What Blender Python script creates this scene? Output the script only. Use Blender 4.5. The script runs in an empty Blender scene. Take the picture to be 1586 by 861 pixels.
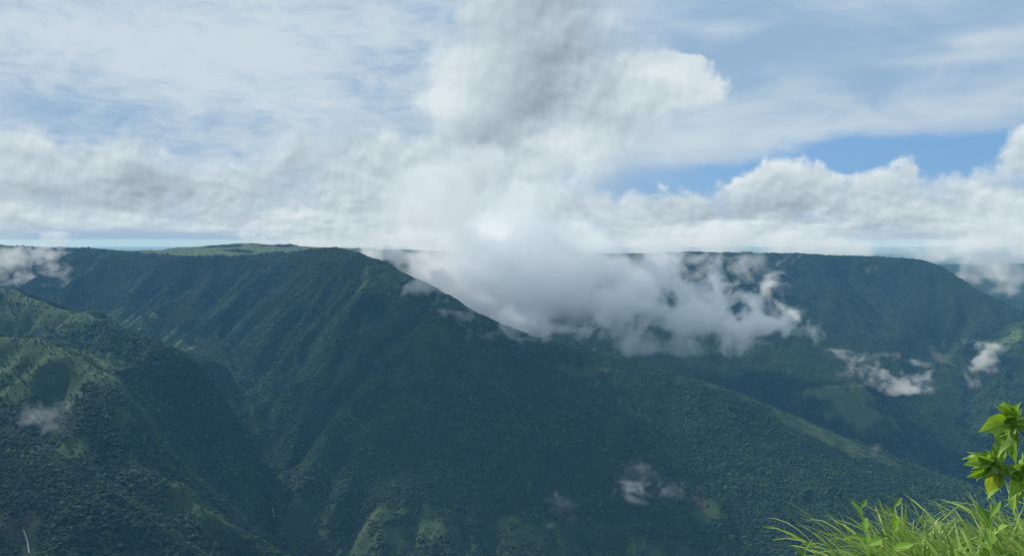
import bpy, math, random
import numpy as np
from mathutils import Vector, Matrix, Euler

random.seed(7)
RNG = np.random.default_rng(11)
scene = bpy.context.scene
col = scene.collection

# ---------------------------------------------------------------- camera
# eye at the origin, level camera looking along +Y, horizon above the middle of the frame
F = 1200.0            # focal length in photograph pixels (photograph 1586 x 861)
CX, HY = 793.0, 372.0  # column of the optical axis, row of the horizon
cam_d = bpy.data.cameras.new("camera")
cam = bpy.data.objects.new("camera", cam_d)
col.objects.link(cam)
cam.location = (0, 0, 0)
cam.rotation_euler = (math.radians(90), 0, 0)
cam_d.sensor_width = 36.0
cam_d.lens = 36.0 * F / 1586.0
cam_d.shift_y = -(430.5 - HY) / 1586.0
cam_d.clip_start = 0.05
cam_d.clip_end = 400000.0
scene.camera = cam

# ---------------------------------------------------------------- light
SUN_AZ, SUN_EL = math.radians(-54), math.radians(37)
sun_vec = Vector((math.sin(SUN_AZ) * math.cos(SUN_EL), math.cos(SUN_AZ) * math.cos(SUN_EL), math.sin(SUN_EL)))
sun_d = bpy.data.lights.new("sun", 'SUN')
sun_d.energy = 4.8
sun_d.angle = math.radians(1.5)
sun_d.color = (1.0, 0.985, 0.955)
sun = bpy.data.objects.new("sun", sun_d)
sun.rotation_euler = sun_vec.to_track_quat('Z', 'Y').to_euler()
col.objects.link(sun)

vs = scene.view_settings
vs.view_transform = 'Standard'
vs.look = 'None'
vs.exposure = 0.0
vs.gamma = 1.0
vs.use_curve_mapping = False

scene.cycles.use_denoising = True
scene.cycles.max_bounces = 34
scene.cycles.diffuse_bounces = 1
scene.cycles.glossy_bounces = 2
scene.cycles.transmission_bounces = 3
scene.cycles.transparent_max_bounces = 6
scene.cycles.volume_bounces = 32
scene.cycles.volume_step_rate = 1.0
scene.cycles.volume_max_steps = 512
#WORLD#
class NT:
    """short-hand for building node trees"""
    def __init__(self, tree):
        self.t = tree; self.n = tree.nodes; self.l = tree.links
    def put(self, sock, v):
        if isinstance(v, bpy.types.NodeSocket): self.l.new(v, sock)
        elif v is not None:
            if isinstance(v, (tuple, list)) and len(v) == 3 and sock.type == 'RGBA': v = (*v, 1)
            sock.default_value = v
    def math(self, op, a, b=None, c=None, clamp=False):
        n = self.n.new('ShaderNodeMath'); n.operation = op; n.use_clamp = clamp
        for i, v in enumerate((a, b, c)):
            if v is not None: self.put(n.inputs[i], v)
        return n.outputs[0]
    def add(self, a, b): return self.math('ADD', a, b)
    def sub(self, a, b): return self.math('SUBTRACT', a, b)
    def mul(self, a, b): return self.math('MULTIPLY', a, b)
    def step(self, a, b, x, kind='SMOOTHSTEP', lo=0.0, hi=1.0):
        n = self.n.new('ShaderNodeMapRange'); n.interpolation_type = kind
        self.put(n.inputs[0], x); self.put(n.inputs[1], a); self.put(n.inputs[2], b)
        self.put(n.inputs[3], lo); self.put(n.inputs[4], hi)
        return n.outputs[0]
    def noise(self, vec, scale, detail=4, rough=0.55, dist=0.0, lac=2.0, dim='3D'):
        n = self.n.new('ShaderNodeTexNoise'); n.noise_dimensions = dim
        if vec is not None: self.l.new(vec, n.inputs['Vector'])
        self.put(n.inputs['Scale'], scale); self.put(n.inputs['Detail'], detail)
        self.put(n.inputs['Roughness'], rough); self.put(n.inputs['Distortion'], dist); self.put(n.inputs['Lacunarity'], lac)
        return n.outputs['Fac']
    def xyz(self, x, y, z=0.0):
        n = self.n.new('ShaderNodeCombineXYZ')
        for i, v in enumerate((x, y, z)): self.put(n.inputs[i], v)
        return n.outputs[0]
    def mix(self, f, a, b):
        n = self.n.new('ShaderNodeMix'); n.data_type = 'RGBA'
        self.put(n.inputs[0], f); self.put(n.inputs[6], a); self.put(n.inputs[7], b)
        return n.outputs[2]
    def curve(self, x, pts, x0, x1, y0, y1):
        """piecewise smooth function given by points, as a Float Curve node"""
        n = self.n.new('ShaderNodeFloatCurve')
        cm = n.mapping; cu = cm.curves[0]
        q = [((px - x0) / (x1 - x0), (py - y0) / (y1 - y0)) for px, py in sorted(pts)]
        while len(cu.points) < len(q): cu.points.new(0.5, 0.5)
        for p, (u, v) in zip(cu.points, q):
            p.location = (u, v); p.handle_type = 'AUTO_CLAMPED'
        cm.update()
        self.put(n.inputs['Value'], self.step(x0, x1, x, 'LINEAR'))
        return self.step(0.0, 1.0, n.outputs[0], 'LINEAR', y0, y1)
    def gauss(self, x, c, w):
        q = self.math('DIVIDE', self.sub(x, c), w)
        return self.math('EXPONENT', self.mul(self.mul(q, q), -1.0))

# ---- world: a clear Nishita sky seen through a veil of high cloud, a bank of cumulus and one tall cloud
world = bpy.data.worlds.new("World")
scene.world = world
world.use_nodes = True
world.cycles.sampling_method = 'MANUAL'
world.cycles.sample_map_resolution = 256
w = NT(world.node_tree)
w.n.clear()
out = w.n.new('ShaderNodeOutputWorld')
bg = w.n.new('ShaderNodeBackground')
sky = w.n.new('ShaderNodeTexSky')
sky.sky_type = 'NISHITA'
sky.sun_disc = False
sky.sun_elevation = SUN_EL
sky.sun_rotation = SUN_AZ
sky.altitude = 1400
sky.dust_density = 0.4
sc_ = w.n.new('ShaderNodeVectorMath'); sc_.operation = 'SCALE'; sc_.inputs['Scale'].default_value = 0.10
w.l.new(sky.outputs[0], sc_.inputs[0])
tcw = w.n.new('ShaderNodeTexCoord'); sep = w.n.new('ShaderNodeSeparateXYZ')
w.l.new(tcw.outputs['Generated'], sep.inputs[0])
dx, dy, dz = sep.outputs
A = w.math('ARCTAN2', dx, dy)                                    # azimuth, 0 straight ahead, right positive
flat_ = w.math('SQRT', w.add(w.mul(dx, dx), w.mul(dy, dy)))
E = w.math('MINIMUM', w.math('DIVIDE', dz, w.math('MAXIMUM', flat_, 0.02)), 6.0)   # tangent of the elevation
def az(px): return math.atan((px - CX) / F)
def el(py, px=CX): return (HY - py) / F * math.cos(az(px))

def field(da, de, sa, se, scale, detail, rough, dist, seed):
    v = w.xyz(w.add(w.mul(w.add(A, da), sa), seed * 3.7), w.add(w.mul(w.add(E, de), se), seed))
    return w.noise(v, scale, detail, rough, 0.0, dim='2D')

GREY, MID, WHITE = (0.325, 0.390, 0.450), (0.490, 0.590, 0.655), (0.72, 0.805, 0.845)
def shade(v):
    return w.mix(w.step(0.5, 1.0, v, 'LINEAR'), w.mix(w.step(0.0, 0.5, v, 'LINEAR'), GREY, MID), WHITE)
def spot(px, py, rx, ry):
    """soft elliptical weight round a direction, radii in photograph pixels"""
    qa = w.mul(w.sub(A, az(px)), F / rx); qe = w.mul(w.sub(E, el(py, px)), F / ry)
    return w.math('EXPONENT', w.mul(w.add(w.mul(qa, qa), w.mul(qe, qe)), -1.0))
def spots(*a):
    r = None
    for px, py, rx, ry, k in a:
        q = w.mul(spot(px, py, rx, ry), k)
        r = q if r is None else w.add(r, q)
    return r
LE = w.mul(w.math('LOGARITHM', w.add(w.math('MAXIMUM', E, 0.0), 0.07), 2.718), 0.17)   # finer towards the horizon
def lfield(da, de, scale, detail, rough, dist, seed):
    return w.noise(w.xyz(w.add(A, da + seed * 3.7), w.add(LE, de + seed)), scale, detail, rough, 0.0, dim='2D')

# veil of high cloud: soft sheets, long ripples and a few torn streaks over a blue-grey ground
soft = field(0, 0, 2.2, 4.5, 1.6, 3, 0.5, 0.4, 5.0)
ripple = field(w.mul(soft, 0.12), w.add(w.mul(A, 0.06), w.mul(soft, 0.05)), 4.2, 12.0, 2.2, 7, 0.60, 0.7, 9.0)
fine = field(w.mul(soft, 0.2), w.add(w.mul(A, 0.04), w.mul(soft, 0.08)), 9.0, 22.0, 3.0, 5, 0.62, 0, 13.0)
white_amt = w.add(w.mul(w.sub(soft, 0.5), 0.85), w.add(w.mul(w.sub(ripple, 0.5), 0.75), w.mul(w.sub(fine, 0.5), w.step(az(1200), az(500), A, 'SMOOTHSTEP', 0.15, 0.80))))
leftish = w.step(az(1050), az(500), A)
white_amt = w.add(white_amt, w.mul(leftish, 0.25))
white_amt = w.add(white_amt, spots((340, 95, 170, 60, .22), (60, 50, 170, 26, .22), (80, 150, 130, 50, -.22), (560, 150, 90, 50, -.12), (250, 205, 170, 25, -.20), (640, 60, 90, 40, .10), (440, 225, 120, 26, .18),
                                   (1140, 50, 60, 16, .34), (1225, 135, 55, 22, .40), (1290, 150, 40, 14, .22), (1170, 165, 90, 20, .2), (1460, 92, 90, 10, .30), (1540, 58, 80, 14, .42), (1050, 230, 260, 38, .38), (1400, 185, 230, 26, .14), (1400, 90, 260, 70, -.12)))
veil_white = w.step(-0.30, 0.60, white_amt)
veil_c = w.mix(veil_white, (0.305, 0.460, 0.645), (0.61, 0.705, 0.765))
# the clear band above the cumulus on the right
band_top = w.curve(A, [(az(800), el(300)), (az(850), el(292, 850)), (az(1000), el(268, 1000)), (az(1100), el(254, 1100)), (az(1200), el(238, 1200)), (az(1300), el(221, 1300)),
                       (az(1400), el(207, 1400)), (az(1500), el(204, 1500)), (az(1586), el(198, 1586)), (az(1800), el(180, 1586))], az(800), az(1800), 0.0, 0.4)
clear = w.mul(w.step(0.016, -0.010, w.sub(E, w.add(band_top, w.mul(w.sub(ripple, 0.5), 0.05)))), w.mul(w.step(az(860), az(1130), A), w.step(1.3, 0.8, A)))
blue = w.mix(0.75, sc_.outputs[0], (0.140, 0.370, 0.720))
c = w.mix(w.sub(0.95, w.mul(clear, 0.88)), blue, veil_c)
# pale blue air towards the horizon
c = w.mix(w.step(0.075, 0.0, E), c, (0.345, 0.485, 0.655))

# cumulus along the horizon, two rows
b0 = lfield(0, 0, 11.0, 7, 0.55, 0.15, 1.0)
b1 = lfield(-0.010, 0.022, 11.0, 3, 0.5, 0.15, 1.0)
bl = lfield(0, 0, 11.0, 3, 0.5, 0.15, 1.0)
f0 = lfield(0, 0, 30.0, 6, 0.58, 0.1, 2.0)
f1 = lfield(-0.004, 0.009, 30.0, 4, 0.55, 0.1, 2.0)
relief = w.add(w.mul(w.sub(bl, b1), 0.85), w.add(w.add(w.mul(w.sub(f0, f1), 0.75), w.mul(w.sub(f0, 0.5), 0.26)), w.mul(w.sub(b0, bl), 0.7)))
def row(T, amp, edge, base_lo, base_hi, tone, rim):
    sd = w.add(w.sub(T, E), w.add(w.mul(w.sub(b0, 0.5), amp), w.mul(w.sub(f0, 0.5), amp * 0.34)))
    a = w.mul(w.step(-0.004, edge, sd), w.step(base_lo, base_hi, w.add(E, w.mul(w.sub(b0, 0.5), 0.05))))
    lit = w.add(w.add(tone, relief), w.mul(w.step(0.050, 0.0, sd), rim))
    return a, lit
top = [(-3.2, .16), (-2.4, .12), (-1.6, .17), (-1.0, .13), (-.75, .15)] + [(az(x), el(y, x)) for x, y in
       ((0, 192), (60, 205), (110, 226), (150, 206), (230, 214), (330, 215), (370, 243), (430, 226), (480, 200), (560, 190), (640, 190), (720, 230), (800, 298), (900, 296), (1000, 290),
        (1100, 279), (1180, 266), (1250, 246), (1300, 260), (1360, 264), (1412, 240), (1450, 248), (1520, 232), (1586, 212))] + [(.75, .16), (1.1, .12), (1.7, .17), (2.5, .12), (3.2, .16)]
T1 = w.curve(A, top, -3.2, 3.2, 0.0, 0.4)
a1, l1 = row(T1, 0.10, w.step(az(450), az(950), A, 'SMOOTHSTEP', 0.032, 0.014), -0.08, -0.02, 0.57, w.step(az(450), az(950), A, 'SMOOTHSTEP', 0.12, 0.20))
hole = spots((1385, 384, 75, 24, .95), (120, 370, 150, 18, .9), (320, 372, 160, 14, .7), (870, 288, 60, 9, .8), (940, 300, 60, 6, .5))
a1 = w.mul(w.mul(a1, w.step(0.28, 0.50, b0, 'SMOOTHSTEP', 0.45, 1.0)), w.math('MAXIMUM', w.sub(1.0, hole), 0.0))
l1 = w.sub(l1, spots((240, 288, 75, 24, .50), (60, 300, 60, 14, .2), (500, 280, 60, 30, .12), (1130, 325, 150, 16, .26), (900, 330, 90, 26, .18), (1500, 330, 120, 24, .14), (1250, 290, 70, 20, .10), (430, 300, 50, 16, .14)))
l1 = w.add(l1, spots((290, 245, 70, 22, .18), (160, 340, 60, 10, .22), (440, 340, 40, 10, .16), (1270, 252, 60, 16, .24), (1420, 240, 30, 14, .24), (30, 240, 90, 40, .06)))
c = w.mix(a1, c, shade(l1))
T2 = w.curve(A, [(-3.2, .045), (-1.0, .03), (az(0), el(318)), (az(120), el(345)), (az(180), el(336)), (az(260), el(350)), (az(360), el(345)), (az(450), el(326)), (az(600), el(318)), (az(900), el(330)), (az(1080), el(345)), (az(1130), el(338)),
                 (az(1200), el(350)), (az(1280), el(325)), (az(1330), el(340)), (az(1420), el(318)), (az(1480), el(312)), (az(1586), el(300)), (1.0, .05), (3.2, .045)], -3.2, 3.2, 0.0, 0.2)
a2, l2 = row(T2, 0.040, 0.012, -0.05, -0.01, 0.55, 0.20)
c = w.mix(w.mul(a2, w.math('MAXIMUM', w.sub(0.75, hole), 0.0)), c, shade(l2))

# the tall cloud rising behind the central ridge
Lc = w.curve(E, [(-.05, az(520)), (el(372), az(530)), (el(300), az(560)), (el(240), az(605)), (el(200), az(625)), (el(150), az(636)), (el(110), az(652)), (el(70), az(680)), (el(30), az(705)), (.40, az(800)), (.9, az(900))], -.05, .9, -.6, .6)
Rc = w.curve(E, [(-.05, az(1010)), (el(372), az(985)), (el(320), az(960)), (el(285), az(950)), (el(255), az(1000)), (el(220), az(1070)), (el(185), az(1110)), (el(150), az(1140)), (el(120), az(1132)), (el(98), az(1095)), (el(80), az(1050)), (el(50), az(1035)), (el(20), az(1030)), (.40, az(1000)), (.9, az(950))], -.05, .9, -.6, .6)
t0 = field(0, 0, 1.0, 1.0, 8.0, 7, 0.52, 0.2, 21.0)
tlow = field(0, 0, 1.0, 1.0, 8.0, 2, 0.5, 0.2, 21.0)
t1 = field(-0.014, 0.020, 1.0, 1.0, 8.0, 2, 0.5, 0.2, 21.0)
crisp = w.mul(w.step(az(930), az(1040), A), w.mul(w.step(el(200), el(140), E), w.step(el(55), el(95), E)))
t2 = field(0, 0, 1.0, 1.0, 21.0, 7, 0.58, 0, 23.0)
t3 = field(-0.006, 0.009, 1.0, 1.0, 21.0, 4, 0.55, 0, 23.0)
nz = w.add(w.mul(w.sub(t0, 0.5), 0.10), w.mul(w.sub(t2, 0.5), w.step(0.0, 1.0, crisp, 'LINEAR', 0.055, 0.085)))
sl = w.add(w.sub(A, Lc), nz); sr = w.add(w.sub(Rc, A), nz)
tow_a = w.mul(w.step(-0.012, w.step(el(130), el(280), E, 'SMOOTHSTEP', 0.030, 0.12), sl), w.step(-0.008, w.step(0.0, 1.0, crisp, 'LINEAR', 0.13, 0.014), sr))
tl = w.add(0.70, w.add(w.mul(w.sub(tlow, t1), 0.8), w.add(w.add(w.mul(w.sub(t2, t3), 0.65), w.mul(w.sub(t2, 0.5), 0.24)), w.mul(w.sub(t0, 0.5), 0.25))))
Gc = w.curve(E, [(-.05, az(690)), (el(360), az(690)), (el(300), az(702)), (el(250), az(735)), (el(200), az(785)), (el(150), az(835)), (el(100), az(850)), (el(30), az(858)), (.40, az(880)), (.9, az(900))], -.05, .9, -.6, .6)
gm_ = w.mul(w.gauss(w.add(A, w.add(w.mul(w.sub(tlow, .5), .05), w.mul(w.sub(t2, .5), .06))), Gc, w.step(el(300), el(60), E, 'LINEAR', 0.046, 0.072)), w.mul(w.step(el(350), el(260), E), w.step(el(200), el(60), E, 'LINEAR', 1.0, 0.80)))
tl = w.sub(tl, w.mul(gm_, 0.54))
tl = w.sub(tl, spots((965, 195, 65, 34, .34), (690, 270, 60, 50, .12), (900, 330, 90, 30, .10)))
tl = w.add(tl, spots((690, 125, 50, 80, .26), (1070, 112, 70, 26, .32), (1010, 110, 40, 14, .2), (940, 165, 40, 16, .12), (860, 225, 50, 16, .20), (910, 215, 60, 14, .16)))
tow_a = w.mul(tow_a, w.step(0.75, 0.42, E))
c = w.mix(tow_a, c, shade(tl))
# below the horizon the world is only ever seen past the edge of the ground sheet
w.l.new(c, bg.inputs['Color'])
bg.inputs['Strength'].default_value = 1.0
w.l.new(bg.outputs[0], out.inputs['Surface'])
#ENDWORLD#

# ---------------------------------------------------------------- helpers
def link(o, parent=None):
    col.objects.link(o)
    if parent is not None:
        o.parent = parent
    return o

def tag(o, label=None, cat=None, group=None, kind=None):
    if label: o["label"] = label
    if cat: o["category"] = cat
    if group: o["group"] = group
    if kind: o["kind"] = kind
    return o

def mesh_np(name, verts, faces, mat=None, smooth=True):
    """faces: (n,3) or (n,4) integer array"""
    me = bpy.data.meshes.new(name)
    verts = np.asarray(verts, np.float32)
    faces = np.asarray(faces, np.int32)
    k = faces.shape[1]
    me.vertices.add(len(verts)); me.vertices.foreach_set('co', verts.ravel())
    me.loops.add(faces.size); me.loops.foreach_set('vertex_index', faces.ravel())
    me.polygons.add(len(faces))
    me.polygons.foreach_set('loop_start', np.arange(0, faces.size, k, dtype=np.int32))
    me.polygons.foreach_set('use_smooth', np.full(len(faces), smooth, dtype=bool))
    me.update(calc_edges=True)
    if mat: me.materials.append(mat)
    return me

def at(px, py, Y):
    return np.array([(px - CX) / F * Y, Y, -(py - HY) / F * Y])

def smooth(a, b, x):
    t = np.clip((x - a) / (b - a), 0, 1)
    return t * t * (3 - 2 * t)

def _hash(ix, iy, seed):
    h = (ix.astype(np.int64) * 374761393 + iy.astype(np.int64) * 668265263 + seed * 974711) & 0x7fffffff
    h = ((h ^ (h >> 13)) * 1274126177) & 0x7fffffff
    return ((h ^ (h >> 16)) & 0xffffff) / float(0x1000000)

def perlin(x, y, seed=0):
    ix, iy = np.floor(x), np.floor(y)
    fx, fy = x - ix, y - iy
    ux, uy = fx * fx * fx * (fx * (fx * 6 - 15) + 10), fy * fy * fy * (fy * (fy * 6 - 15) + 10)
    def g(dx, dy):
        a = _hash(ix + dx, iy + dy, seed) * 2 * math.pi
        return np.cos(a) * (fx - dx) + np.sin(a) * (fy - dy)
    a = g(0, 0) * (1 - ux) + g(1, 0) * ux
    b = g(0, 1) * (1 - ux) + g(1, 1) * ux
    return (a * (1 - uy) + b * uy) * 1.4

def fbm(x, y, octaves, seed=0, gain=0.5):
    s, amp = 0, 1.0
    for o in range(octaves):
        s = s + amp * perlin(x, y, seed + o * 17)
        x, y, amp = x * 2.03 + 11.3, y * 2.03 - 7.1, amp * gain
    return s

def material(name):
    m = bpy.data.materials.new(name); m.use_nodes = True
    m.node_tree.nodes.clear()
    t = NT(m.node_tree)
    o = t.n.new('ShaderNodeOutputMaterial')
    return m, t, o

def plain(name, color, rough=0.8, var=0.15, scale=3.0):
    m, t, o = material(name)
    b = t.n.new('ShaderNodeBsdfPrincipled')
    tc = t.n.new('ShaderNodeTexCoord')
    f = t.noise(tc.outputs['Object'], scale, 4, 0.6)
    c = t.mix(f, tuple(v * (1 - var) for v in color), tuple(min(1, v * (1 + var)) for v in color))
    t.l.new(c, b.inputs['Base Color']); b.inputs['Roughness'].default_value = rough
    t.l.new(b.outputs[0], o.inputs['Surface'])
    return m

# ---------------------------------------------------------------- terrain
# ridge and valley lines as real points (x, y, z) in metres, eye height = 0
def P(*pts): return [at(*p) for p in pts]
def W(*pts): return [np.array(((px - CX) / F * Y, Y, z), float) for px, z, Y in pts]
LINES = [
    # rim of the plateau on the left
    P((-700, 372, 5600), (-200, 378, 5100), (0, 381, 4900), (60, 382, 4800), (150, 385, 4700), (190, 390, 4600), (230, 394, 4500),
      (280, 397, 4400), (330, 396, 4450), (400, 393, 4450), (450, 389, 4300), (490, 385, 4150), (520, 383, 4000)),
    # the rolling top of that plateau
    P((250, 387, 5300), (300, 382, 5800), (375, 377, 6000), (430, 379, 5900), (480, 383.5, 5600), (540, 385, 5300), (620, 387, 5300), (700, 390, 5500)),
    W((-700, -40, 7000), (-100, -130, 6800), (150, -190, 6800), (375, -120, 7400), (700, -150, 7400), (1000, -160, 7000), (1300, -170, 6800)),
    W((60, -120, 5400), (160, -160, 5500), (200, -130, 5300)),
    # long central ridge
    P((520, 383, 4000), (560, 392, 3900), (600, 408, 3790), (640, 431, 3680), (690, 456, 3540), (725, 478, 3470), (760, 498, 3410),
      (800, 515, 3360), (850, 530, 3320), (900, 543, 3280), (950, 555, 3240), (1000, 568, 3205), (1050, 580, 3170), (1100, 594, 3135),
      (1150, 610, 3100), (1200, 630, 3065), (1250, 651, 3025), (1300, 673, 2985), (1350, 697, 2940), (1400, 718, 2895),
      (1450, 735, 2850), (1510, 752, 2800), (1600, 790, 2700), (1720, 850, 2550)),
    # rib that leaves it towards the ravine
    P((700, 462, 3510), (650, 508, 3290), (600, 556, 3090), (560, 598, 2930), (520, 648, 2760), (485, 705, 2590), (455, 765, 2440)),
    # gully between rib and summit
    P((640, 468, 3560), (590, 520, 3350), (545, 572, 3180), (495, 640, 2960), (450, 712, 2740), (428, 750, 2600)),
    # ravine floor
    P((330, 432, 4300), (335, 470, 4050), (345, 520, 3720), (360, 570, 3400), (375, 620, 3100), (395, 675, 2850), (415, 735, 2620),
      (430, 795, 2420), (440, 861, 2230)),
    W((440, -909, 2230), (520, -950, 2050), (800, -1000, 1990), (1150, -1050, 1980), (1500, -1100, 1980), (2000, -1160, 1900)),
    # valley behind the central ridge
    W((640, -430, 4600), (760, -560, 4300), (900, -720, 4050), (1150, -900, 3720), (1400, -1030, 3420), (1586, -1085, 3150), (1850, -1150, 2700)),
    # far ridge on the right and its falling end
    P((700, 391, 6300), (850, 393, 6000), (985, 396, 5700), (1060, 391, 5550), (1130, 393, 5450), (1200, 393, 5400), (1300, 397, 5350),
      (1380, 399, 5300), (1430, 401, 5250), (1455, 412, 5120), (1480, 428, 4980), (1520, 453, 4820), (1560, 471, 4680),
      (1586, 483, 4560), (1650, 515, 4300), (1750, 570, 3950), (1900, 640, 3500)),
    W((1300, -130, 5900), (1150, -120, 6000), (1480, -520, 5900), (1600, -720, 5500), (1750, -850, 4900), (2000, -1000, 4300)),
    W((1450, -330, 7000), (1600, -280, 7100), (1800, -200, 7000), (2200, -150, 6800)),
    # ribs and gullies of the far ridge
    P((1430, 401, 5250), (1425, 450, 4950), (1400, 500, 4620), (1365, 550, 4280), (1335, 587, 3950), (1268, 607, 3800), (1230, 640, 3600)),
    P((1335, 587, 3950), (1320, 625, 3700), (1300, 660, 3480)),
    P((1235, 470, 4850), (1212, 540, 4350), (1190, 592, 3950)),
    P((1466, 520, 4560), (1440, 600, 4050), (1425, 680, 3560)),
    P((1586, 483, 4560), (1562, 545, 4120), (1540, 620, 3650), (1520, 695, 3260)),
    P((1520, 560, 4250), (1495, 640, 3800), (1480, 700, 3400)),
    P((1060, 391, 5550), (1045, 470, 5000), (1075, 540, 4480), (1120, 590, 4050)),
    P((960, 470, 5150), (940, 525, 4600)),
    # spurs on the left
    P((-700, 385, 3900), (-300, 400, 3500), (0, 440, 3100), (90, 478, 2930), (150, 487, 2850), (220, 515, 2720), (295, 545, 2580), (340, 600, 2580), (378, 655, 2640)),
    W((-500, -420, 4300), (-200, -450, 4100), (0, -470, 3900), (150, -510, 3650), (260, -545, 3500)),
    P((-400, 470, 2700), (-100, 505, 2500), (0, 518, 2400), (60, 524, 2350), (120, 553, 2290), (185, 585, 2230), (215, 640, 2190), (270, 700, 2170), (320, 750, 2180), (370, 800, 2200)),
    P((-100, 520, 2800), (90, 535, 2620), (190, 575, 2470), (240, 625, 2420), (300, 692, 2400), (370, 765, 2400)),
    P((185, 585, 2230), (200, 650, 2090), (240, 720, 1970), (285, 764, 1890), (340, 800, 1840), (420, 870, 1790)),
    P((250, 712, 2070), (300, 762, 2040), (360, 825, 2030)),
    P((-200, 640, 2000), (-50, 730, 1760), (5, 797, 1620), (40, 860, 1540)),
    P((90, 730, 1800), (110, 800, 1640), (130, 880, 1500)),
    W((-900, -600, 1300), (-300, -680, 1250), (300, -800, 1350), (440, -930, 1650)),
    # the cliff below the viewer
    W((-3000, -40, 60), (793, -40, 60), (4500, -40, 60)), W((-1500, -260, 360), (793, -270, 360), (3000, -270, 360)), W((-700, -640, 900), (793, -720, 900), (2300, -740, 900)),
    W((4500, -200, 2500), (3500, -300, 3500)), W((-2500, -100, 2500), (-2500, 0, 3500)),
]

def solve_base():
    x0, x1, y0, y1 = -6200.0, 6200.0, -100.0, 8600.0
    z = None
    for cs in (400.0, 200.0, 100.0, 50.0, 25.0):
        nx, ny = int(round((x1 - x0) / cs)) + 1, int(round((y1 - y0) / cs)) + 1
        acc = np.zeros((ny, nx)); cnt = np.zeros((ny, nx))
        for L in LINES:
            for a, b in zip(L[:-1], L[1:]):
                n = max(2, int(np.hypot(*(b - a)[:2]) / cs * 2) + 1)
                t = np.linspace(0, 1, n)[:, None]
                p = a * (1 - t) + b * t
                i = np.round((p[:, 0] - x0) / cs).astype(int); j = np.round((p[:, 1] - y0) / cs).astype(int)
                ok = (i >= 0) & (i < nx) & (j >= 0) & (j < ny)
                np.add.at(acc, (j[ok], i[ok]), p[ok, 2]); np.add.at(cnt, (j[ok], i[ok]), 1)
        fix = cnt > 0
        val = acc / np.maximum(cnt, 1)
        if z is None:
            z = np.full((ny, nx), -400.0)
        else:
            oy, ox = z.shape
            yi = np.linspace(0, oy - 1, ny); xi = np.linspace(0, ox - 1, nx)
            j0 = np.minimum(yi.astype(int), oy - 2); i0 = np.minimum(xi.astype(int), ox - 2)
            fy = (yi - j0)[:, None]; fx = (xi - i0)[None, :]
            z = ((z[j0][:, i0] * (1 - fx) + z[j0][:, i0 + 1] * fx) * (1 - fy) + (z[j0 + 1][:, i0] * (1 - fx) + z[j0 + 1][:, i0 + 1] * fx) * fy)
        z[fix] = val[fix]
        jj, ii = np.mgrid[0:ny, 0:nx]
        red = ((ii + jj) % 2 == 0)
        w = 1.7
        for it in range(220 if cs > 60 else 90):
            for msk in (red, ~red):
                zp = np.pad(z, 1, mode='edge')
                av = 0.25 * (zp[:-2, 1:-1] + zp[2:, 1:-1] + zp[1:-1, :-2] + zp[1:-1, 2:])
                z = np.where(msk & ~fix, z + w * (av - z), z)
    # round the creases a little
    for it in range(2):
        zp = np.pad(z, 1, mode='edge')
        z = 0.5 * z + 0.125 * (zp[:-2, 1:-1] + zp[2:, 1:-1] + zp[1:-1, :-2] + zp[1:-1, 2:])
    return x0, y0, 25.0, z

BX0, BY0, BCS, BASE = solve_base()

def base_h(X, Y):
    """smooth (quadratic B-spline free) bilinear look-up of the base shape"""
    u = np.clip((X - BX0) / BCS, 0, BASE.shape[1] - 1.001); v = np.clip((Y - BY0) / BCS, 0, BASE.shape[0] - 1.001)
    i = u.astype(int); j = v.astype(int); fu = u - i; fv = v - j
    return (BASE[j, i] * (1 - fu) + BASE[j, i + 1] * fu) * (1 - fv) + (BASE[j + 1, i] * (1 - fu) + BASE[j + 1, i + 1] * fu) * fv

def gullies(x, y, dx, dy, seed):
    """ribs and gullies running down the slope; (dx, dy) lies along the contour, x and y in cells"""
    ix, iy = np.floor(x), np.floor(y)
    va = np.zeros_like(x); gx = np.zeros_like(x); gy = np.zeros_like(x); wt = np.zeros_like(x)
    for i in range(-1, 3):
        for j in range(-1, 3):
            cxx, cyy = ix + i, iy + j
            ox = x - cxx - (_hash(cxx, cyy, seed) - 0.5) * 0.9
            oy = y - cyy - (_hash(cxx, cyy, seed + 5) - 0.5) * 0.9
            w = np.exp(-(ox * ox + oy * oy) * 1.6)
            ph = (ox * dx + oy * dy) * 2 * math.pi + _hash(cxx, cyy, seed + 9) * 1.5
            va += np.cos(ph) * w
            s = -np.sin(ph) * w
            gx += s * dx; gy += s * dy; wt += w
    return va / wt, gx / wt, gy / wt

CRESTS = [(LINES[k], r) for k, r in ((0, 230), (1, 260), (4, 200), (5, 110), (10, 230), (13, 150), (21, 90), (23, 90))]
def calm(X, Y):
    """how strongly the slopes are cut by gullies: weak along the crests, on the central face and on the far ridge"""
    k = np.ones(X.shape)
    for L, r in CRESTS:
        d = np.full(X.shape, 1e9)
        for a, b in zip(L[:-1], L[1:]):
            ex, ey = b[0] - a[0], b[1] - a[1]
            t = np.clip(((X - a[0]) * ex + (Y - a[1]) * ey) / (ex * ex + ey * ey), 0, 1)
            d = np.minimum(d, (X - a[0] - t * ex) ** 2 + (Y - a[1] - t * ey) ** 2)
        k = np.minimum(k, 0.08 + 0.92 * smooth(10, r, np.sqrt(d)))
    rib = np.array(LINES[5])[::-1]
    xb = np.interp(Y, rib[:, 1], rib[:, 0])
    face = smooth(40, 260, X - xb) * smooth(3600, 3400, Y) * smooth(2300, 2500, Y)
    k = k * (1 - 0.55 * face)
    return k * (1 - 0.20 * smooth(3600, 4200, Y) * smooth(100, 700, X))

STEP = 10.0
gx_ = np.arange(-4300, 4601, STEP); gy_ = np.arange(1200, 6701, STEP)
GX, GY = np.meshgrid(gx_, gy_)

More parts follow.
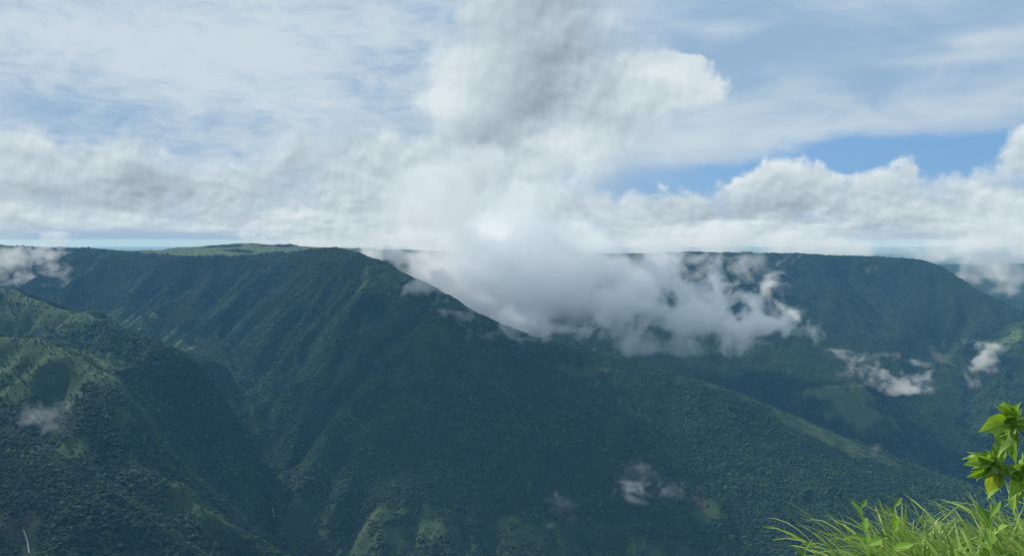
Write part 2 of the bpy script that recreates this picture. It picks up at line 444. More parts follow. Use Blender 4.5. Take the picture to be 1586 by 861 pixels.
def make_height(X, Y):
    wx = X + 45 * fbm(X / 420, Y / 420, 3, 3); wy = Y + 45 * fbm(X / 420, Y / 420, 3, 47)
    near = smooth(1500, 2100, Y)
    Z = base_h(X * (1 - .35) + wx * .35, Y * (1 - .35) + wy * .35)
    e = 20.0
    sx = (base_h(X + e, Y) - base_h(X - e, Y)) / (2 * e); sy = (base_h(X, Y + e) - base_h(X, Y - e)) / (2 * e)
    sl = np.hypot(sx, sy) + 1e-6
    steep = smooth(0.10, 0.55, sl)
    detail = np.zeros_like(X)
    cx, cy = -sy / sl, sx / sl
    ax, ay = cx * 1.0, cy * 1.0
    for k, (wl, am) in enumerate(((400.0, 60.0), (205.0, 41.0), (104.0, 20.0), (52.0, 8.0))):
        v, vx, vy = gullies(wx / wl, wy / wl, ax, ay, 101 + k * 31)
        detail += steep * am * (1.05 - 2 * np.clip((1 - v) / 2, 0, 1) ** 0.62)
        # the next octave follows the ribs of this one
        ax = ax + (-vy) * 0.55; ay = ay + vx * 0.55
        n = np.hypot(ax, ay) + 1e-6
        ax, ay = ax / n, ay / n
    detail *= calm(X, Y)
    detail += (1 - steep) * 5 * fbm(X / 210, Y / 210, 4, 71) + 5.0 * fbm(X / 85, Y / 85, 4, 91)
    return Z + detail, steep

GZ, GST = make_height(GX, GY)

def ground(X, Y):
    u = np.clip((np.asarray(X, float) - gx_[0]) / STEP, 0, len(gx_) - 1.001); v = np.clip((np.asarray(Y, float) - gy_[0]) / STEP, 0, len(gy_) - 1.001)
    i = u.astype(int); j = v.astype(int); fu = u - i; fv = v - j
    return (GZ[j, i] * (1 - fu) + GZ[j, i + 1] * fu) * (1 - fv) + (GZ[j + 1, i] * (1 - fu) + GZ[j + 1, i + 1] * fu) * fv

def hit(px, py):
    """where the ground lies behind a spot of the photograph"""
    Y = np.arange(1250, 6650, 3.0)
    X = (px - CX) / F * Y; Z = -(py - HY) / F * Y
    k = np.nonzero(ground(X, Y) >= Z)[0]
    k = k[0] if len(k) else len(Y) - 1
    return np.array([X[k], Y[k], float(ground(X[k], Y[k]))])

# one sheet from the viewer's cliff to the horizon: fine in the middle, stretched outside
def axis(core, lo, hi, n):
    a, b = core[0], core[-1]
    t = np.linspace(0, 1, n + 1)[1:]
    left = a + (lo - a) * t ** 3 - 40 * t
    right = b + (hi - b) * t ** 3 + 40 * t
    return np.concatenate([left[::-1], core, right])
AXX = axis(gx_, -48000, 48000, 34)
ylow = np.linspace(-60, 1190, 46)
yhi = axis(gy_, 0, 46000, 34)
AXY = np.concatenate([[-30000, -6000, -1500, -400], ylow, yhi[34:]])
SX, SY = np.meshgrid(AXX, AXY)
SZ = np.empty_like(SX)
i0 = int(np.searchsorted(AXX, gx_[0] - 1e-3)); j0 = int(np.searchsorted(AXY, gy_[0] - 1e-3))
msk = np.zeros(SX.shape, bool); msk[j0:j0 + len(gy_), i0:i0 + len(gx_)] = True
SZ[msk] = GZ.ravel()
o_ = ~msk
zo, _ = make_height(SX[o_], SY[o_])
far = np.maximum(smooth(7600, 12000, np.abs(SY[o_])), smooth(5600, 11000, np.abs(SX[o_])))
zo = zo * (1 - far) + (-380 + 15 * fbm(SX[o_] / 9000, SY[o_] / 9000, 3, 5)) * far
# the plateau behind the viewer
zo = np.where(SY[o_] < 20, -9.0 - 0.6 * np.clip(SY[o_] + 60, 0, 80), zo)
SZ[o_] = zo
ny, nx = SX.shape
idx = np.arange(ny * nx).reshape(ny, nx)
tf = np.stack([idx[:-1, :-1], idx[:-1, 1:], idx[1:, 1:], idx[1:, :-1]], -1).reshape(-1, 4)

# ---- where grass and bare earth replace the forest
grass = np.zeros_like(GX); bare = np.zeros_like(GX); pale = np.zeros_like(GX)  # pale: grass colour lightened to stand in for sunlight on the slopes
def patch(arr, px, py, rx, ry, rot=0.0, amt=1.0, rough=0.55, sd=0):
    """an irregular patch on the ground round the spot seen at (px, py); rx across, ry up-slope, metres on the ground"""
    c = hit(px, py)
    dx, dy = GX - c[0], GY - c[1]
    ca, sa = math.cos(rot), math.sin(rot)
    u = (dx * ca + dy * sa) / rx; v = (-dx * sa + dy * ca) / ry
    d = np.sqrt(u * u + v * v)
    k = d < 2.2
    n = np.zeros_like(d)
    n[k] = rough * fbm(GX[k] / 110, GY[k] / 110, 5, 200 + sd, 0.62)
    arr[:] = np.maximum(arr, np.where(k, amt * smooth(1.35, 0.55, d + n), 0))
flat = smooth(0.5, 0.1, GST)
big = fbm(GX / 500, GY / 500, 4, 301)
zrel = GZ
# plateau meadows
grass = np.maximum(grass, flat * smooth(-260, -170, zrel) * smooth(4100, 4400, GY) * smooth(-0.75, -0.3, big) * smooth(800, 200, GX))
meadow = grass.copy()
for a in ((60, 500, 300, 190, 0, 1), (20, 470, 260, 160, 0, .8), (120, 575, 260, 90, .15, 1), (40, 560, 260, 120, 0, 1), (150, 560, 120, 90, 0, 1), (170, 580, 90, 60, 0, 1), (60, 600, 200, 60, 0, .7), (180, 500, 190, 110, -.3, .9),
          (260, 535, 130, 90, -.4, 1), (285, 545, 90, 60, -.3, 1), (190, 640, 26, 75, .4, .8), (112, 695, 45, 42, 0, .9), (300, 775, 130, 55, -.3, .75), (350, 810, 130, 50, -.3, .7),
          (660, 515, 150, 120, .6, .7), (640, 540, 110, 90, .6, .6), (900, 575, 130, 40, 0, .7), (690, 460, 100, 80, 0, .6), (600, 425, 160, 90, 0, .7),
          (1230, 650, 150, 50, -.3, 1), (1290, 680, 150, 45, -.3, 1), (1330, 700, 110, 40, -.3, .9), (1180, 626, 120, 45, -.3, .9), (1080, 592, 220, 34, -.2, .7), (1260, 660, 170, 50, -.3, 1), (1360, 705, 120, 40, -.3, .9),
          (1310, 600, 200, 70, 0, 1), (1300, 612, 190, 60, 0, 1), (1325, 632, 140, 110, .2, 1), (1315, 650, 90, 80, .2, 1), (1330, 655, 70, 60, .2, .9), (1265, 607, 120, 45, 0, .9),
          (1570, 525, 190, 70, .2, 1), (1585, 505, 170, 60, 0, .9), (1470, 550, 90, 130, .2, .75), (1500, 550, 55, 150, .1, .6), (1340, 555, 160, 70, .6, .5),
          (460, 815, 55, 90, -.5, .7), (500, 820, 32, 95, -.4, .6), (560, 835, 60, 100, -.4, .75), (640, 830, 130, 90, -.2, .7), (720, 830, 170, 90, 0, .66), (820, 835, 180, 85, 0, .62), (920, 840, 170, 80, 0, .58),
          (1010, 850, 140, 60, 0, .7), (1090, 790, 50, 60, 0, .9), (1250, 800, 120, 60, 0, .5), (690, 700, 25, 25, 0, .6), (1350, 415, 70, 40, 0, .8), (215, 470, 60, 120, .7, .45), (140, 440, 40, 160, .5, .5)):
    patch(grass, *a, sd=int(a[0]))
for a in ((940, 575, 45, 18, 0, .9), (1085, 780, 42, 40, 0, .8), (1085, 770, 20, 60, 0, .7), (565, 815, 38, 75, -.4, .4), (480, 800, 25, 60, -.5, .35), (15, 810, 60, 40, 0, .6), (1490, 560, 40, 110, .1, .55), (1460, 555, 35, 100, .1, .5)):
    patch(bare, *a, sd=int(a[0]) + 3)

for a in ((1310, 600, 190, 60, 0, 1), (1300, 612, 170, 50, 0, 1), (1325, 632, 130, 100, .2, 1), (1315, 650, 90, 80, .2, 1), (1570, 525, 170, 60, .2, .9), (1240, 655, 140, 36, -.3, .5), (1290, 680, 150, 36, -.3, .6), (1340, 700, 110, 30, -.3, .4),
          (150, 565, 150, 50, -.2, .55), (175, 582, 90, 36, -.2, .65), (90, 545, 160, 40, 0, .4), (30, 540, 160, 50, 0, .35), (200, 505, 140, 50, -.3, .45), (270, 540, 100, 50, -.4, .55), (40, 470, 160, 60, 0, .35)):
    patch(pale, *a, rough=0.85, sd=int(a[0]) + 7); patch(grass, *a[:5], 0.5 + 0.35 * a[5], rough=0.85, sd=int(a[0]) + 7)  # sunlit knoll and crests painted in as lighter grass
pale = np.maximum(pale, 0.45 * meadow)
gs = np.zeros_like(SX); gs[msk] = grass.ravel()
bs = np.zeros_like(SX); bs[msk] = bare.ravel()
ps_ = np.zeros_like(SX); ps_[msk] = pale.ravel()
gs[o_] = np.clip(far * 0.8 + 0.3, 0, 1) * smooth(3000, 6000, SY[o_])

m_ground, t, o = material("hillside_ground")
tc = t.n.new('ShaderNodeTexCoord')
pos = tc.outputs['Object']
ag = t.n.new('ShaderNodeAttribute'); ag.attribute_name = 'grass'
ab = t.n.new('ShaderNodeAttribute'); ab.attribute_name = 'bare'
n1 = t.noise(pos, 0.012, 6, 0.62); n2 = t.noise(pos, 0.09, 5, 0.65); n3 = t.noise(pos, 0.35, 3, 0.6)
forest_c = t.mix(n2, (0.010, 0.028, 0.010), (0.026, 0.058, 0.018))
g_c = t.mix(t.step(0.35, 0.65, n1), (0.025, 0.054, 0.016), (0.050, 0.085, 0.025))
g_c = t.mix(t.step(0.45, 0.70, n2), g_c, (0.024, 0.045, 0.016))
g_c = t.mix(t.step(0.55, 0.8, n3), g_c, (0.062, 0.082, 0.032))
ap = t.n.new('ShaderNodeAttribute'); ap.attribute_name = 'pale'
g_c = t.mix(t.step(0.1, 0.9, t.add(ap.outputs['Fac'], t.add(t.mul(t.sub(n2, 0.5), 1.9), t.mul(t.sub(n1, 0.5), 1.2))), 'SMOOTHSTEP', 0.0, 0.8), g_c, t.mix(n3, (0.060, 0.096, 0.032), (0.120, 0.148, 0.058)))  # painted sunlight: lighter grass colour, mottled by noise
e_c = t.mix(n2, (0.050, 0.050, 0.026), (0.085, 0.078, 0.044))
gm = t.step(0.2, 0.8, t.add(ag.outputs['Fac'], t.mul(t.sub(n2, 0.5), 0.9)))
bm_ = t.step(0.3, 0.7, t.add(ab.outputs['Fac'], t.mul(t.sub(n2, 0.5), 0.9)))
c = t.mix(bm_, t.mix(gm, forest_c, g_c), e_c)
b = t.n.new('ShaderNodeBsdfPrincipled'); b.inputs['Roughness'].default_value = 0.95; b.inputs['Specular IOR Level'].default_value = 0.1
bump = t.n.new('ShaderNodeBump'); bump.inputs['Strength'].default_value = 0.9; bump.inputs['Distance'].default_value = 5.0
t.l.new(t.add(n2, t.mul(n3, 0.4)), bump.inputs['Height']); t.l.new(bump.outputs[0], b.inputs['Normal'])
t.l.new(c, b.inputs['Base Color']); t.l.new(b.outputs[0], o.inputs['Surface'])

me = mesh_np("mountains", np.stack([SX, SY, SZ], -1).reshape(-1, 3), tf, m_ground)
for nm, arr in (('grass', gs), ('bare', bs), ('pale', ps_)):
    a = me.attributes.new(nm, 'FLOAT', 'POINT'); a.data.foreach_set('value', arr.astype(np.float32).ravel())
terrain = link(bpy.data.objects.new("terrain", me))
tag(terrain, "steep green mountain slopes, ravines and plateau under the clouds", "terrain", kind="structure")

WF1 = [(39, 822), (41, 827), (43, 833), (45, 839), (46, 845), (47, 851), (48, 857)]
WF2 = [(423, 786), (424, 790), (424, 794), (426, 798), (425, 802)]
BARE_SPOTS = [hit(*p) for p in WF1 + WF2] + [hit(308, 383)]
# ---------------------------------------------------------------- forest
def lumpy_crown(seed, lobes, spread, squash):
    """one tree crown of overlapping leafy lobes, jagged outline"""
    rs = np.random.default_rng(seed)
    import bmesh
    V, T = [], []
    off = 0
    for k in range(lobes):
        bm = bmesh.new()
        bmesh.ops.create_icosphere(bm, subdivisions=2 if k == 0 else 1, radius=1.0)
        v = np.array([x.co[:] for x in bm.verts]); f = np.array([[x.index for x in q.verts] for q in bm.faces])
        bm.free()
        v *= (1 + 0.22 * rs.standard_normal((len(v), 1)))
        r = 0.62 if k == 0 else rs.uniform(0.26, 0.46)
        v = v * r
        if k == 0: c = np.zeros(3)
        else:
            a = rs.uniform(0, 2 * math.pi); rr = spread * math.sqrt(rs.uniform(0.1, 1))
            c = np.array([rr * math.cos(a), rr * math.sin(a), rs.uniform(-0.25, 0.55)])
        v = v + c
        v[:, 2] *= squash
        V.append(v); T.append(f + off); off += len(v)
    return np.concatenate(V), np.concatenate(T)

m_tree, t, o = material("forest_foliage")
oi = t.n.new('ShaderNodeObjectInfo')
tc = t.n.new('ShaderNodeTexCoord'); geo = t.n.new('ShaderNodeNewGeometry')
ramp = t.n.new('ShaderNodeValToRGB')
ramp.color_ramp.elements[0].color = (0.012, 0.037, 0.011, 1); ramp.color_ramp.elements[1].color = (0.062, 0.118, 0.028, 1)
e = ramp.color_ramp.elements.new(0.45); e.color = (0.025, 0.061, 0.016, 1)
e = ramp.color_ramp.elements.new(0.85); e.color = (0.038, 0.083, 0.020, 1)
t.l.new(oi.outputs['Random'], ramp.inputs[0])
n1 = t.noise(geo.outputs['Position'], 0.010, 4, 0.6); n2 = t.noise(geo.outputs['Position'], 0.9, 2, 0.6)
c = t.mix(t.step(0.40, 0.62, n1, 'SMOOTHSTEP', 0.0, 0.7), ramp.outputs[0], (0.016, 0.045, 0.013))
n4 = t.noise(geo.outputs['Position'], 0.0045, 5, 0.65)
c = t.mix(t.step(0.52, 0.68, n4, 'SMOOTHSTEP', 0.0, 0.55), c, (0.058, 0.106, 0.024))
hs = t.n.new('ShaderNodeHueSaturation'); t.l.new(c, hs.inputs['Color']); t.l.new(t.step(0.25, 0.75, n2, 'LINEAR', 0.7, 1.3), hs.inputs['Value'])
b = t.n.new('ShaderNodeBsdfPrincipled'); b.inputs['Roughness'].default_value = 0.75; b.inputs['Specular IOR Level'].default_value = 0.25
t.l.new(hs.outputs[0], b.inputs['Base Color']); t.l.new(b.outputs[0], o.inputs['Surface'])

proto_col = bpy.data.collections.new("crown_shapes")
crown_objs = []
for k in range(6):
    v, f = lumpy_crown(40 + k, 9, 0.62, (0.85, 1.0, 0.75, 1.15, 0.9, 0.7)[k])
    mm = mesh_np("crown", v, f, m_tree, smooth=False)
    crown_objs.append(mm)

def scatter():
    sp = 7.6
    xs = np.arange(gx_[0] + 20, gx_[-1] - 20, sp); ys = np.arange(1350, 6400, sp)
    X, Y = np.meshgrid(xs, ys)
    X = (X + RNG.uniform(-.5, .5, X.shape) * sp).ravel(); Y = (Y + RNG.uniform(-.5, .5, Y.shape) * sp).ravel()
    px = CX + X / Y * F
    keep = (px > -140) & (px < 1726)
    X, Y = X[keep], Y[keep]
    Z = ground(X, Y)
    py = HY - Z / Y * F
    keep = (py < 960)
    X, Y, Z = X[keep], Y[keep], Z[keep]
    # leave out the far sides of the ridges that nothing sees
    vis = np.ones(len(X), bool)
    for fr in np.concatenate([np.linspace(0.30, 0.93, 46), np.linspace(0.94, 0.985, 8)]):
        q = Y * fr
        m = q > 1250
        h = ground(X[m] * fr, q[m])
        vis[m] &= ((Z[m] + 60) * fr > h)
    X, Y, Z = X[vis], Y[vis], Z[vis]
    u = ((X - gx_[0]) / STEP).astype(int); w = ((Y - gy_[0]) / STEP).astype(int)
    g = np.maximum(grass[w, u], bare[w, u]) + 0.5 * fbm(X / 70, Y / 70, 5, 501, 0.65)
    dens = smooth(0.80, 0.28, g)
    dens = dens * (1 - 0.97 * smooth(0.3, 0.7, meadow[w, u]))
    keep = RNG.uniform(0, 1, len(X)) < (0.13 - 0.12 * smooth(0.3, 0.7, meadow[w, u])) + 0.93 * dens
    for q in BARE_SPOTS:
        keep &= ~((np.abs(X - q[0]) < 9) & (Y < q[1] + 8) & (Y > q[1] - 26))
    # small scrub on the meadows, full trees in the woods
    X, Y, Z, dens = X[keep], Y[keep], Z[keep], dens[keep]
    r = 3.2 + 3.9 * RNG.uniform(0, 1, len(X)) ** 1.3 * (1 + 0.25 * fbm(X / 160, Y / 160, 2, 601)) * (0.15 + 0.85 * dens) * np.where(dens < .3, RNG.uniform(.5, 1.8, len(X)), 1.0)
    big = RNG.uniform(0, 1, len(X)) < np.where(Y > 4000, 0.12, 0.05)
    r = np.where(big & (dens > .6), r * 1.45, r)
    return X, Y, Z, r
FX, FY, FZ, FR = scatter()
print("trees", len(FX))

def instancer(name, co, size, rot, var, shapes):
    me = bpy.data.meshes.new(name)
    me.vertices.add(len(co)); me.vertices.foreach_set('co', np.asarray(co, np.float32).ravel())
    a = me.attributes.new('size', 'FLOAT_VECTOR', 'POINT'); a.data.foreach_set('vector', np.asarray(size, np.float32).ravel())
    a = me.attributes.new('turn', 'FLOAT_VECTOR', 'POINT'); a.data.foreach_set('vector', np.asarray(rot, np.float32).ravel())
    a = me.attributes.new('var', 'INT', 'POINT'); a.data.foreach_set('value', np.asarray(var, np.int32))
    ob = link(bpy.data.objects.new(name, me))
    ng = bpy.data.node_groups.new(name + "_nodes", 'GeometryNodeTree')
    ng.interface.new_socket('Geometry', in_out='INPUT', socket_type='NodeSocketGeometry')
    ng.interface.new_socket('Geometry', in_out='OUTPUT', socket_type='NodeSocketGeometry')
    N, L = ng.nodes, ng.links
    gi, go = N.new('NodeGroupInput'), N.new('NodeGroupOutput')
    cloud = N.new('GeometryNodeMeshToPoints'); L.new(gi.outputs[0], cloud.inputs['Mesh'])
    inst = N.new('GeometryNodeInstanceOnPoints'); L.new(cloud.outputs[0], inst.inputs['Points'])
    join = N.new('GeometryNodeGeometryToInstance')
    for s in reversed(shapes):
        oi = N.new('GeometryNodeObjectInfo'); oi.inputs['Object'].default_value = s; oi.inputs['As Instance'].default_value = False
        L.new(oi.outputs['Geometry'], join.inputs[0])
    L.new(join.outputs[0], inst.inputs['Instance'])
    inst.inputs['Pick Instance'].default_value = True
    for nm, ty, sock in (('size', 'FLOAT_VECTOR', 'Scale'), ('turn', 'FLOAT_VECTOR', 'Rotation'), ('var', 'INT', 'Instance Index')):
        na = N.new('GeometryNodeInputNamedAttribute'); na.data_type = ty; na.inputs['Name'].default_value = nm
        L.new(na.outputs['Attribute'], inst.inputs[sock])
    L.new(inst.outputs[0], go.inputs[0])
    md = ob.modifiers.new('scatter', 'NODES'); md.node_group = ng
    return ob

shapes = [bpy.data.objects.new("tree_crown", m) for m in crown_objs]   # shapes only, not linked into the scene
nF = len(FX)
forest = instancer("forest", np.stack([FX, FY, FZ + FR * 0.55], -1),
                   np.stack([FR, FR, FR * RNG.uniform(0.85, 1.35, nF)], -1),
                   np.stack([RNG.uniform(-.15, .15, nF), RNG.uniform(-.15, .15, nF), RNG.uniform(0, 6.283, nF)], -1),
                   RNG.integers(0, 6, nF), shapes)
tag(forest, "dense dark green forest covering the mountain slopes", "forest", kind="stuff")
#MORE#
# ---------------------------------------------------------------- waterfalls and a hut far off
m_water, t, o = material("falling_water")
b = t.n.new('ShaderNodeBsdfPrincipled'); tc = t.n.new('ShaderNodeTexCoord')
t.l.new(t.mix(t.noise(tc.outputs['Object'], 0.4, 4, 0.6), (0.20, 0.22, 0.24), (0.42, 0.45, 0.48)), b.inputs['Base Color'])
b.inputs['Roughness'].default_value = 0.45
t.l.new(b.outputs[0], o.inputs['Surface'])
def waterfall(label, pts, width, lift):
    P_ = [hit(px, py) for px, py in pts]
    V, Fc = [], []
    n = len(P_)
    for i, p in enumerate(P_):
        wv = width * (0.55 + 0.6 * i / (n - 1)) * random.uniform(0.8, 1.2)
        for dx_, dl in ((-wv, lift * .55), (-wv * .35, lift), (wv * .35, lift), (wv, lift * .55)):
            V.append((p[0] + dx_, p[1] - dl, p[2] + dl * 0.6))
    for i in range(n - 1):
        for k in range(3):
            a = i * 4 + k
            Fc.append((a, a + 1, a + 5, a + 4))
    ob = link(bpy.data.objects.new("waterfall", mesh_np("waterfall", V, Fc, m_water)))
    tag(ob, label, "waterfall")
waterfall("thin white waterfall on the dark slope at the lower left", WF1, 0.7, 8.0)
waterfall("tiny white cascade at the bottom of the ravine", WF2, 0.8, 9.0)

def box(name, size, at_, mat, parent):
    import bmesh
    bm = bmesh.new(); bmesh.ops.create_cube(bm, size=1.0)
    for v in bm.verts: v.co = (v.co.x * size[0], v.co.y * size[1], v.co.z * size[2])
    me = bpy.data.meshes.new(name); bm.to_mesh(me); bm.free(); me.materials.append(mat)
    ob = link(bpy.data.objects.new(name, me), parent); ob.location = at_
    return ob
hp = hit(308, 383)
hut = link(bpy.data.objects.new("hut", None)); hut.location = (hp[0], hp[1], hp[2] - 0.5)
tag(hut, "tiny white hut on the green plateau meadow", "hut")
m_wall = plain("white_wash", (0.78, 0.78, 0.75)); m_roof = plain("grey_roof", (0.45, 0.46, 0.47)); m_dark = plain("dark_wood", (0.05, 0.04, 0.035))
box("wall", (17, 9, 6), (0, 0, 3), m_wall, hut)
rv = [(-9.2, -5.4, 6), (9.2, -5.4, 6), (9.2, 5.4, 6), (-9.2, 5.4, 6), (-9.2, 0, 9.2), (9.2, 0, 9.2)]
rf = bpy.data.meshes.new("roof"); rf.from_pydata(rv, [], [(0, 1, 5, 4), (2, 3, 4, 5), (0, 4, 3), (1, 2, 5), (0, 3, 2, 1)]); rf.materials.append(m_roof)
link(bpy.data.objects.new("roof", rf), hut)
box("door", (1.6, 0.12, 2.4), (1, -4.56, 1.2), m_dark, hut)
for x in (-5, 5): box("window", (1.8, 0.12, 1.4), (x, -4.56, 3.0), m_dark, hut)

# ---------------------------------------------------------------- the grassy bank beside the viewer
def bank_z(X, Y):
    X = np.asarray(X, float); Y = np.asarray(Y, float)
    z = -1.56 - 0.85 * smooth(1.30, 0.25, X - 0.12 * (Y - 3.0)) * smooth(0.8, 2.2, Y)
    z = z - 1.5 * np.clip(Y - 3.5 - 0.12 * np.clip(X - 2, 0, 9), 0, 30) ** 1.15
    r = np.maximum(np.abs(X - 1) - 9, np.maximum(-Y - 9, 0))
    z = z - 0.9 * np.clip(r, 0, 30) ** 1.3
    return z + 0.05 * fbm(X * 1.3, Y * 1.3, 4, 900)
bx = np.linspace(-24, 26, 180); by = np.concatenate([np.linspace(-24, 0, 40)[:-1], np.linspace(0, 6, 90), np.linspace(6.1, 14, 30)])
BXg, BYg = np.meshgrid(bx, by)
BZg = bank_z(BXg, BYg)
bi = np.arange(BXg.size).reshape(BXg.shape)
m_soil, t, o = material("bank_soil")
tc = t.n.new('ShaderNodeTexCoord'); b = t.n.new('ShaderNodeBsdfPrincipled'); b.inputs['Roughness'].default_value = 0.95
n2 = t.noise(tc.outputs['Object'], 6.0, 6, 0.65)
t.l.new(t.mix(t.step(0.35, 0.65, n2), (0.035, 0.050, 0.018), (0.075, 0.070, 0.035)), b.inputs['Base Color'])
bump = t.n.new('ShaderNodeBump'); bump.inputs['Distance'].default_value = 0.04; t.l.new(n2, bump.inputs['Height']); t.l.new(bump.outputs[0], b.inputs['Normal'])
t.l.new(b.outputs[0], o.inputs['Surface'])
bank = link(bpy.data.objects.new("ground", mesh_np("ground", np.stack([BXg, BYg, BZg], -1).reshape(-1, 3), np.stack([bi[:-1, :-1], bi[:-1, 1:], bi[1:, 1:], bi[1:, :-1]], -1).reshape(-1, 4), m_soil)))
tag(bank, "earthy bank at the cliff edge under the grass", "ground", kind="structure")

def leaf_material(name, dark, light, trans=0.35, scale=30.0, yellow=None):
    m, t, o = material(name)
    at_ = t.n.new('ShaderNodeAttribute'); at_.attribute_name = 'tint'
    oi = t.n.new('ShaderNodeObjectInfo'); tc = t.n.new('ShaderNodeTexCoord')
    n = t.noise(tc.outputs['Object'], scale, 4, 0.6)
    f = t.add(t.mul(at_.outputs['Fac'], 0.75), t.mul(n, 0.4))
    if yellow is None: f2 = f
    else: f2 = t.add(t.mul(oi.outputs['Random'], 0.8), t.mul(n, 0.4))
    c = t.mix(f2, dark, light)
    if yellow is not None:
        c = t.mix(t.step(0.62, 1.0, at_.outputs['Fac']), c, t.mix(t.step(0.45, 0.6, n), yellow, light))
    if yellow is not None:                   # pale midrib and side veins
        sx = t.n.new('ShaderNodeSeparateXYZ'); t.l.new(tc.outputs['Object'], sx.inputs[0])
        ay = t.math('ABSOLUTE', sx.outputs[1])
        rib = t.step(0.016, 0.004, ay)
        side = t.step(0.86, 0.98, t.math('SINE', t.mul(t.sub(sx.outputs[0], t.mul(ay, 0.9)), 62.0)), 'SMOOTHSTEP', 0.0, 0.45)
        c = t.mix(t.math('MAXIMUM', rib, side), c, tuple(min(1, v * 1.5 + .03) for v in light))
        spots_ = t.noise(tc.outputs['Object'], 9.0, 3, 0.6)
        c = t.mix(t.step(0.66, 0.74, spots_, 'SMOOTHSTEP', 0.0, 0.5), c, (0.10, 0.09, 0.02))
    p = t.n.new('ShaderNodeBsdfPrincipled'); p.inputs['Roughness'].default_value = 0.48; p.inputs['Specular IOR Level'].default_value = 0.35
    t.l.new(c, p.inputs['Base Color'])
    tr = t.n.new('ShaderNodeBsdfTranslucent')
    hs = t.n.new('ShaderNodeHueSaturation'); hs.inputs['Saturation'].default_value = 1.15; hs.inputs['Value'].default_value = 1.25; hs.inputs['Hue'].default_value = 0.49
    t.l.new(c, hs.inputs['Color']); t.l.new(hs.outputs[0], tr.inputs['Color'])
    mx = t.n.new('ShaderNodeMixShader'); mx.inputs[0].default_value = trans
    t.l.new(p.outputs[0], mx.inputs[1]); t.l.new(tr.outputs[0], mx.inputs[2]); t.l.new(mx.outputs[0], o.inputs['Surface'])
    return m
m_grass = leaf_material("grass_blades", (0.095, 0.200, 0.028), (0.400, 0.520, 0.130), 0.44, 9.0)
m_leaf = leaf_material("shrub_leaves", (0.075, 0.160, 0.024), (0.250, 0.400, 0.060), 0.45, 5.0, (0.42, 0.35, 0.03))
m_weed = leaf_material("weed_leaves", (0.085, 0.180, 0.024), (0.230, 0.390, 0.055), 0.40, 6.0, (0.22, 0.38, 0.05))
m_twig = plain("twig_bark", (0.055, 0.042, 0.030), 0.8, 0.3, 60.0)

def blades(n, seed, xr, yr, lr, wr, lean_mean, lean_sd, droop):
    rs = np.random.default_rng(seed)
    X = rs.uniform(*xr, n); Y = rs.uniform(*yr, n)
    # tussocks: blades gather round centres
    k = max(2, n // 26)
    cxs, cys = rs.uniform(*xr, k), rs.uniform(*yr, k)
    pick = rs.integers(0, k, n); tuft = rs.uniform(0, 1, n) < 0.8
    X = np.where(tuft, cxs[pick] + rs.normal(0, 0.055, n), X); Y = np.where(tuft, cys[pick] + rs.normal(0, 0.055, n), Y)
    tuft_az = rs.normal(lean_mean, lean_sd, k)
    az_ = np.where(tuft, tuft_az[pick], lean_mean) + rs.normal(0, 0.75, n)
    Lb = rs.uniform(*lr, n) * (0.75 + 0.5 * rs.uniform(0, 1, k)[pick]); Wb = rs.uniform(*wr, n)
    th0 = rs.uniform(0.05, 0.55, n)              # start angle from vertical
    cur = rs.uniform(droop[0], droop[1], n)      # how far it bends over by the tip
    S = 8
    Z = bank_z(X, Y) - 0.02
    pos = np.stack([X, Y, Z], -1)
    hd = np.stack([np.cos(az_), np.sin(az_), np.zeros(n)], -1)
    sd = np.stack([-np.sin(az_), np.cos(az_), np.zeros(n)], -1)
    roll = rs.normal(0, 0.5, n)[:, None]
    V = np.zeros((n, S + 1, 2, 3)); tint = np.zeros((n, S + 1, 2))
    tb = rs.uniform(0, 1, n) ** 1.2
    for i in range(S + 1):
        u = i / S
        th = th0 + cur * u ** 1.4
        d = hd * np.sin(th)[:, None] + np.array([0, 0, 1.0]) * np.cos(th)[:, None]
        if i: pos = pos + d * (Lb / S)[:, None]
        nrm = np.cross(d, sd)
        wv = Wb * (0.55 + 1.2 * u) * (1 - u) ** 0.55 if i < S else Wb * 0.02
        side = (sd * np.cos(roll * u) + nrm * np.sin(roll * u)) * np.asarray(wv)[:, None]
        V[:, i, 0] = pos - side; V[:, i, 1] = pos + side
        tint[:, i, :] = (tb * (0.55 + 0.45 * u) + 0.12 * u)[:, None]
    base = np.arange(n)[:, None] * (S + 1) * 2
    f = []
    for i in range(S):
        a = base + i * 2
        f.append(np.concatenate([a, a + 1, a + 3, a + 2], 1))
    return V.reshape(-1, 3), np.concatenate(f), tint.ravel()
GV, GF, GT, off = [], [], [], 0
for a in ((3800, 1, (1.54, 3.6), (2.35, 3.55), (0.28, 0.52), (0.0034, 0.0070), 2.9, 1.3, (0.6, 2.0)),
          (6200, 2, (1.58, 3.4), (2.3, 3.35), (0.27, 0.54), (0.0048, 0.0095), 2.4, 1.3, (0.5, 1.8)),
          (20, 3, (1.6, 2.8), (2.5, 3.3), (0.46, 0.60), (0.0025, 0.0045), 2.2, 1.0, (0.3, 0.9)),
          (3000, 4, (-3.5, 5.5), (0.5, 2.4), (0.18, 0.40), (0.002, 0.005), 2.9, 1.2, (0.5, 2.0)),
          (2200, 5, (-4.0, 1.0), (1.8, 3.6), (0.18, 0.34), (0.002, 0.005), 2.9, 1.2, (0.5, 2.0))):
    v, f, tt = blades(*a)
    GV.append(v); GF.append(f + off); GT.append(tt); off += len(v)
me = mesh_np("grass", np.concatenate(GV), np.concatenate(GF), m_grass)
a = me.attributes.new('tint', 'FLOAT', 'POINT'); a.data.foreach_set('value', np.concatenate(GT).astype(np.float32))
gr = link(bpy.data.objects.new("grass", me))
tag(gr, "long arching bright green grass on the bank at the lower right", "grass", kind="stuff")

